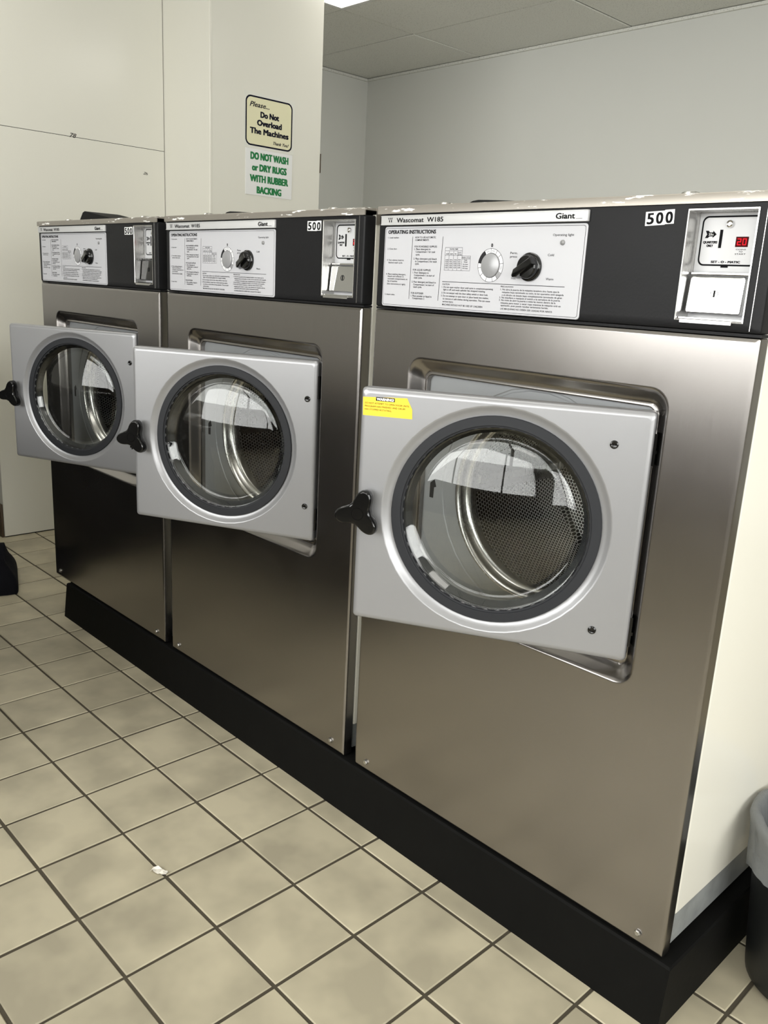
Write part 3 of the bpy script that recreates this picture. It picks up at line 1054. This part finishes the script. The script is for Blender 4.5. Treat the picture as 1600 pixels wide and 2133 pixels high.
    b.lathe_y(dx, dz, [(.0220, yp - .0001), (.0216, yp - .0022), (.020, yp - .0030), (.0005, yp - .0034)], seg=40, mat=2)
    b.build('cycle_dial', ['grey_ink', 'lightgrey', 'dial'], plate, angle=50)
    # operating light
    b = MB()
    b.lathe_y(.4776, 1.3903, [(.0046, yp), (.0044, yp - .002), (.003, yp - .003), (.0004, yp - .0034)], seg=20)
    b.build('operating_light', 'led_off', plate, angle=60)
    # temperature knob with pointer
    kx, kz = .4118, 1.3478
    b = MB()
    b.lathe_y(kx, kz, [(.0252, -.0030), (.0252, -.0075), (.0235, -.0095), (.0215, -.0100), (.0205, -.0170), (.0190, -.0185), (.0005, -.0190)], seg=48)
    a = R(212)
    c, s = math.cos(a), math.sin(a)

    def Q(u, v, y):
        return (kx + u * c - v * s, y, kz + u * s + v * c)
    b.loops([[Q(-.021, -.0075, -.017), Q(.022, -.0085, -.004), Q(.0345, -.003, -.004), Q(.0345, .003, -.004), Q(.022, .0085, -.004), Q(-.021, .0075, -.017)],
             [Q(-.020, -.0065, -.026), Q(.022, -.0075, -.024), Q(.033, -.002, -.020), Q(.033, .002, -.020), Q(.022, .0075, -.024), Q(-.020, .0065, -.026)],
             [Q(-.019, -.005, -.0275), Q(.021, -.006, -.0255), Q(.031, -.0012, -.0215), Q(.031, .0012, -.0215), Q(.021, .006, -.0255), Q(-.019, .005, -.0275)]], 0, cap0=True, cap1=True)
    b.build('temperature_knob', 'gloss_black', plate, angle=40)
    # coin unit
    yd = .033
    b = MB()
    e = .0012
    b.loops([rr(cx0 - .002, cx1 + .002, cz0 - .002, cz1 + .002, .001, -.0014, n), rr(cx0 - .0022, cx1 + .0022, cz0 - .0022, cz1 + .0022, .001, -.0026, n), rr(cx0, cx1, cz0, cz1, .001, -.0028, n), rr(cx0 + .0008, cx1 - .0008, cz0 + .0008, cz1 - .0008, .001, -.001, n), rr(cx0 + .0008, cx1 - .0008, cz0 + .0008, cz1 - .0008, .001, yd + .004, n)], 0)
    b.box(.7155, .8000, -.0045, -.0012, 1.2690, 1.2740)
    cu = b.build('coin_unit', 'steel', root, wn=True)
    b = MB()
    b.box(cx0 + .001, cx1 - .001, yd, yd + .003, 1.3490, cz1 - .001)
    b.box(cx0 + .001, cx1 - .001, yd + .001, yd + .004, cz0, 1.3490)
    b.build('coin_plate', 'coin_plate', cu, smooth=False)
    b = MB()
    yb = yd - .0004
    b.loops([rr(.7135, .8085, 1.3575, 1.4325, .010, yb, n), rr(.7160, .8060, 1.3600, 1.4300, .008, yb, n)], 0)
    b.add([(.7205, yb, 1.4105), (.7255, yb, 1.4105), (.7275, yb, 1.4080), (.7330, yb, 1.4080), (.7330, yb, 1.4105), (.7390, yb, 1.4050), (.7330, yb, 1.3995), (.7330, yb, 1.4020), (.7275, yb, 1.4020), (.7255, yb, 1.3995), (.7205, yb, 1.3995), (.7235, yb, 1.4050)], [(11, 0, 1, 2), (11, 2, 8), (11, 8, 9, 10), (2, 3, 7, 8), (4, 5, 3), (3, 5, 7), (5, 6, 7)])
    b.text('25c', .7262, 1.4034, .0080, .0034, yb - .0003, 1, bold=.01)
    b.text('QUARTERS', .7185, 1.3915, .0235, .0036, yb, 0, fat=.0003)
    b.text('ONLY', .7249, 1.3862, .0107, .0036, yb, 0, fat=.0003)
    b.text('COINS', .7733, 1.3815, .0160, .0020, yb, 0, bold=.01)
    b.text('TO', .7782, 1.3783, .0062, .0020, yb, 0, bold=.01)
    b.text('START', .7727, 1.3748, .0171, .0020, yb, 0, bold=.01)
    b.text('SET - O - MATIC', .7358, 1.3622, .0472, .0032, yb, 0, fat=.0003)
    b.box(.7445, .7490, yb - .0004, yb, 1.3845, 1.4118, mat=0)
    b.box(.7530, .7645, yb - .0006, yb, 1.3552, 1.3575, mat=0)
    b.build('coin_printing', ['ink', 'sticker'], cu, smooth=False)
    b = MB()
    b.box(.7716, .7910, yd - .0010, yd, 1.3862, 1.4012, mat=0)
    yl = yd - .0014

    def digit(ch, x, z, w, h):
        t = .0012
        segs = {'a': (x, x + w, z + h - t, z + h), 'g': (x, x + w, z + h / 2 - t / 2, z + h / 2 + t / 2), 'd': (x, x + w, z, z + t),
                'f': (x, x + t, z + h / 2, z + h), 'b': (x + w - t, x + w, z + h / 2, z + h), 'e': (x, x + t, z, z + h / 2), 'c': (x + w - t, x + w, z, z + h / 2)}
        for sgn in {'2': 'abged', '0': 'abcdef'}[ch]:
            a0, a1, b0, b1 = segs[sgn]
            b.box(a0, a1, yl, yd - .0009, b0, b1, mat=1)
    digit('2', .7742, 1.3888, .0060, .0098)
    digit('0', .7826, 1.3888, .0060, .0098)
    b.build('coin_display', ['display', 'led'], cu, smooth=False)
    b = MB()
    b.lathe_y(.7593, 1.4200, [(.0058, yd), (.0056, yd - .004), (.0048, yd - .0052), (.0030, yd - .0055), (.0028, yd - .004), (.0004, yd - .004)], seg=18)
    b.build('lock_screw', 'chrome', cu, angle=50)
    def tilt(l):
        return [(x, y + (z - 1.3128) * .10, z) for x, y, z in l]
    b = MB()
    b.box(cx0 + .003, cx1 - .003, yd - .010, yd + .001, 1.3430, 1.3475, bev=.001)
    b.loops([rr(.7120, .8020, 1.2840, 1.3415, .004, yd + .001, n), tilt(rr(.7120, .8020, 1.2840, 1.3415, .004, yd - .012, n)), tilt(rr(.7130, .8010, 1.2850, 1.3405, .004, yd - .0145, n)), tilt(rr(.7150, .7990, 1.2870, 1.3385, .003, yd - .0150, n))], 0, cap1=True)
    b.box(cx0 + .002, cx1 - .002, .002, yd, 1.2755, 1.2775)
    b.build('coin_drawer', 'chrome', cu, wn=True)
    b = MB()
    b.lathe_y(.7560, 1.3150, [(.0064, yd - .0150), (.0064, yd - .0156), (.0058, yd - .0156)], seg=24)
    b.box(.7547, .7573, yd - .0160, yd - .0149, 1.3098, 1.3202)
    b.v = tilt(b.v)
    b.build('keyhole', 'void', cu, smooth=False)
    # price sticker
    b = MB()
    b.box(0, .0345, -.0016, -.0010, 0, .0215)
    b.box(.0335, .0500, -.0017, -.0010, .0008, .0225)
    ps = b.build('price_sticker', 'sticker', root, smooth=False)
    b = MB()
    for ch, xx in (('5', .0028), ('0', .0190), ('0', .0355)):
        b.text(ch, xx, .0026, .0125, .0172, -.0020, 0, fat=.0008)
    b.build('price_digits', 'ink', ps, smooth=False)
    # ------------------------------------------------ door, built about its hinge line
    door = MB()
    DW, DZ0, DZ1, TH = .5214, .6713, 1.1215, .030
    cx, cz = -.2607, .8970

    def di(d, y, r):
        return rr(-DW + d, -d, DZ0 + d, DZ1 - d, r, y, 11)
    n2 = 11
    door.loops([circ_like(cx, cz, .172, TH, n2), di(.004, TH, .006), di(0, TH - .003, .008), di(0, .009, .008), di(.0012, .0045, .008), di(.004, .0014, .008), di(.009, 0, .008), di(.011, 0, .008),
                circ_like(cx, cz, .2125, 0, n2), circ_like(cx, cz, .2110, .0002, n2), circ_like(cx, cz, .2085, .0016, n2), circ_like(cx, cz, .2040, .0060, n2), circ_like(cx, cz, .1985, .0095, n2), circ_like(cx, cz, .1930, .0105, n2), circ_like(cx, cz, .172, .0110, n2), circ_like(cx, cz, .172, TH, n2)], 0)
    d = door.build('door', 'silver', root, wn=True, angle=50)
    d.location = (HX, 0, 0)
    b = MB()
    b.lathe_y(cx, cz, [(.1935, .0112), (.1932, .0068), (.1922, .0058), (.1764, .0058), (.1756, .0066), (.1752, .0090), (.1725, .0094), (.1718, .0110), (.1712, .0300), (.1600, .036), (.1725, .0385), (.1735, .0305)], seg=96)
    b.build('gasket', 'rubber', d, angle=25)
    b = MB()
    gp = [(.1705, .0125), (.1690, .0130), (.1670, .0150), (.1600, .0225), (.1540, .0280), (.1505, .0300), (.1485, .0302)]
    gp += [(.147 * (1 - k / 10) + .0004, .0030 + .0265 * (1 - k / 10) ** 2) for k in range(0, 11)]
    b.lathe_y(cx, cz, gp, seg=96)
    b.lathe_y(cx, cz, [(r, (y + .006 if r > .1471 else .0355 - .012 * (1 - (r / .147) ** 2))) for r, y in gp], seg=96)
    b.build('glass_bowl', 'glass', d, angle=60)
    # three-lobed handle near the free edge
    hxh, hzh = -.5075, .8890
    b = MB()
    b.lathe_y(hxh, hzh, [(.013, .001), (.013, -.014)], seg=20)
    prof = []
    NP = 72
    for i in range(NP):
        a = 2 * math.pi * i / NP
        prof.append((a, .0235 + .0245 * (0.5 + 0.5 * math.cos(3 * (a - R(72)))) ** 1.45))

    def lob(scale, y, ex=0.0):
        return [(hxh + (rad * scale - ex) * math.cos(a), y, hzh + (rad * scale - ex) * math.sin(a)) for a, rad in prof]
    def cap(rad, y):
        return [(hxh + rad * math.cos(a), y, hzh + rad * math.sin(a)) for a, _ in prof]
    b.loops([lob(.02, -.012), lob(1, -.012, .004), lob(1, -.0135, .0012), lob(1.0, -.017), lob(1.0, -.027), lob(1, -.0305, .0014), lob(1, -.0322, .0040), lob(1, -.0323, .0052), cap(.0120, -.0323), cap(.0116, -.0316), cap(.0110, -.0316), cap(.0106, -.0325), cap(.0002, -.0325)], 0)
    hd = b.build('handle', 'gloss_black', d, angle=30, wn=True)
    # hinges
    for z0 in (1.030, .700):
        k = MB()
        k.box(-.016, .004, .006, .026, z0, z0 + .055)
        k.box(-.012, .0065, .010, .022, z0 + .020, z0 + .026)
        k.build('hinge', 'gloss_black', d, smooth=False)
    return root, d, ps


def door_bolts(d, u, zs):
    for z in zs:
        k = MB()
        k.lathe_y(-u, z, [(.0075, .0006), (.0072, -.0018), (.0050, -.0030), (.0030, -.0022), (.0004, -.0022)], seg=18)
        k.build('door_bolt', 'gloss_black', d)


proto, pdoor, psticker = machine_proto()
MX = [-0.9132, -0.0211, 0.8674]
roots = [proto, copy_tree(proto), copy_tree(proto)]
LBL = ['farthest of the three stainless coin washers, beside the white left wall', 'middle of the three stainless coin washers, its door open before the farthest one', 'nearest stainless coin washer, yellow warning sticker on its open door']
ANG = [23.54, 27.02, 28.57]


def child(o, name):
    for c in o.children:
        if c.name.split('.')[0] == name:
            return c


for i, r in enumerate(roots):
    r.location = (MX[i], 0, 0)
    tag(r, LBL[i], 'washing machine', 'row of coin washers on the black base')
    d = child(r, 'door')
    d.rotation_euler = (0, 0, R(ANG[i]))
    s = child(r, 'price_sticker')
    s.location = ((.6478, 0, 1.4148), (.6478, 0, 1.4170), (.6325, 0, 1.4160))[i]
    s.rotation_euler = (0, R(-2.5 if i == 2 else 1.0), 0)
    door_bolts(d, (.024, .024, .064)[i], ((1.029, .761), (1.029, .761), (1.061, .723))[i])
# farthest washer: soap lid stands slightly open
lid = child(roots[0], 'soap_lid')
lid.scale = (1, 1, 2.6)
lid.location = (0, 0, -1.6 * 1.4645)
# farthest washer has a dark coin drawer
cu0 = child(roots[0], 'coin_unit')
cdw = child(cu0, 'coin_drawer')
cdw.data = cdw.data.copy()
cdw.data.materials[0] = M['gloss_black']
# warning sticker on the nearest door
d3 = child(roots[2], 'door')
b = MB()
b.add([(-.5170, -.0006, 1.1035), (-.4330, -.0006, 1.1075), (-.4225, -.0006, 1.0880), (-.4215, -.0006, 1.0705), (-.5160, -.0006, 1.0700)], [(4, 3, 2, 1, 0)], 0)
b.add([(-.4920, -.0009, 1.1052), (-.4560, -.0009, 1.1052), (-.4560, -.0009, 1.0982), (-.4920, -.0009, 1.0982)], [(3, 2, 1, 0)], 1)
b.text('WARNING!', -.4905, 1.0993, .0330, .0048, -.0012, 2, fat=.0003)
for s, z, w in (('DO NOT ATTEMPT TO OPEN DOOR UNTIL', 1.0915, .0850), ('PROGRAM HAS FINISHED AND DRUM', 1.0858, .0770), ('HAS STOPPED ROTATING.', 1.0800, .0520)):
    b.text(s, -.5130, z, w, .0034, -.0009, 1)
b.build('warning_sticker', ['yellow', 'ink', 'sticker'], d3, smooth=False)
tag(child(d3, 'warning_sticker'), label='yellow warning sticker with torn corner')

# ------------------------------------------------------------------ loose things
# waste bin with liner at the right edge
BC = (1.878, .325)
bn = empty('waste_bin', (BC[0], BC[1], 0))
b = MB()
b.lathe_z(0, 0, [(.0005, .004), (.108, .004), (.114, .001), (.119, .006), (.121, .02), (.146, .325), (.151, .330), (.151, .338), (.144, .338), (.141, .325), (.117, .02), (.0005, .018)], seg=56)
b.build('bin_body', 'bin', bn, angle=50)
b = MB()
prof = [(.1475, .242), (.1485, .270), (.1490, .300), (.1520, .322), (.1560, .336), (.1555, .348), (.1480, .354), (.1400, .350), (.1350, .330), (.122, .25), (.108, .16)]
SEG = 84
ls = []
rng = random.Random(3)
wob = [rng.uniform(-1, 1) for _ in range(SEG)]
for r, z in prof:
    lp = []
    for i in range(SEG):
        a = 2 * math.pi * i / SEG
        k = .0022 * wob[i] + .003 * math.sin(5 * a + z * 30) + .002 * math.sin(11 * a)
        zz = z
        if z < .26 and r > .14:
            zz = z + .020 * math.sin(3 * a + 1.0) + .007 * math.sin(7 * a)
        lp.append(((r + max(k, -.001)) * math.cos(a), (r + max(k, -.001)) * math.sin(a), zz + .004 * math.sin(4 * a + .5)))
    ls.append(lp)
b.loops(ls, 0)
b.build('bin_liner', 'liner', bn, angle=70)
tag(bn, 'round black waste bin with grey plastic liner, beside the nearest washer', 'waste bin')

# black bag at the left edge
b = MB()
bm = bmesh.new()
bmesh.ops.create_cube(bm, size=1.0)
bmesh.ops.subdivide_edges(bm, edges=list(bm.edges), cuts=9, use_grid_fill=True)
rng = random.Random(11)
for v in bm.verts:
    x, y, z = v.co
    t = z + .5
    wdt = 1.0 - .30 * t
    X = x * .36 * wdt
    Y = y * .20 * (1.0 - .45 * t)
    Z = t * .118
    peak = math.exp(-((x - .48) / .10) ** 2) * .022 + math.exp(-((x + .1) / .16) ** 2) * .05 - math.exp(-((x - .27) / .09) ** 2) * .012
    Z += peak * t ** 2
    rc = max(0, abs(x) * 2 - .75) * max(0, abs(y) * 2 - .6)
    X -= math.copysign(rc * .08, x)
    Y -= math.copysign(rc * .06, y)
    bul = math.sin(math.pi * min(1, t * 1.15)) * .014
    X += math.copysign(bul, x) * (abs(x) * 2) ** 2
    Y += math.copysign(bul, y) * (abs(y) * 2) ** 2
    if 0.05 < t:
        X += rng.uniform(-.002, .002)
        Z += rng.uniform(-.002, .002) * t
    v.co = (X, Y, Z)
b.bm(bm)
bag = b.build('cloth_bag', 'bag', angle=80, loc=(-1.325, -.105, 0.0008))
bag.rotation_euler = (0, 0, R(-20))
tag(bag, 'slumped black cloth bag on the tiles at the left edge', 'bag')

# scrap of paper on the floor
b = MB()
rng = random.Random(5)
nx, ny = 7, 4
vs = []
for j in range(ny):
    for i in range(nx):
        vs.append(((i / (nx - 1) - .5) * .038 + rng.uniform(-.002, .002), (j / (ny - 1) - .5) * (.020 - .012 * i / nx) + rng.uniform(-.002, .002), .0015 + abs(rng.gauss(0, .0035)) * (1.2 - i / nx)))
fs = []
for j in range(ny - 1):
    for i in range(nx - 1):
        a = j * nx + i
        fs += [(a, a + 1, a + nx + 1), (a, a + nx + 1, a + nx)]
b.add(vs, fs)
pp = b.build('paper_scrap', 'paper', smooth=False, loc=(.766, -.490, .0002))
pp.rotation_euler = (0, 0, R(30))
md = pp.modifiers.new('thick', 'SOLIDIFY')
md.thickness = .0004
tag(pp, 'tiny crumpled white paper scrap lying on a tile joint', 'paper')

# unseen dark stand-ins added left of the frame for the steel fronts to mirror
ct = empty('counter_stand_in', (-1.25, -1.2, 0))
b = MB()
b.box(-1.30, 1.32, -.36, .36, .08, .855, bev=.004)
b.box(-1.28, 1.28, -.30, .30, 0, .08)
b.build('body', 'dark_wood', ct)
b = MB()
b.box(-1.32, 1.36, -.40, .40, .856, .895, bev=.006)
b.build('counter_top', 'countertop', ct)
tag(ct, 'unseen dark brown counter-shaped block added left of the view, mirrored in the steel', 'counter')
vm = empty('cabinet_stand_in', (-1.93, -.55, 0))  # unseen dark block, added to darken what the farthest washer reflects
b = MB()
b.box(-.64, .64, -.235, .235, .05, 1.02, bev=.008)
b.box(-.60, .60, -.21, .21, 0, .05)
b.build('body', 'black', vm)
b = MB()
b.box(-.60, .60, .236, .240, .12, .96)
b.build('door_panel', 'matt_black', vm)
tag(vm, 'unseen black cabinet-shaped block added by the left wall outside the view, mirrored in the farthest washer', 'cabinet')
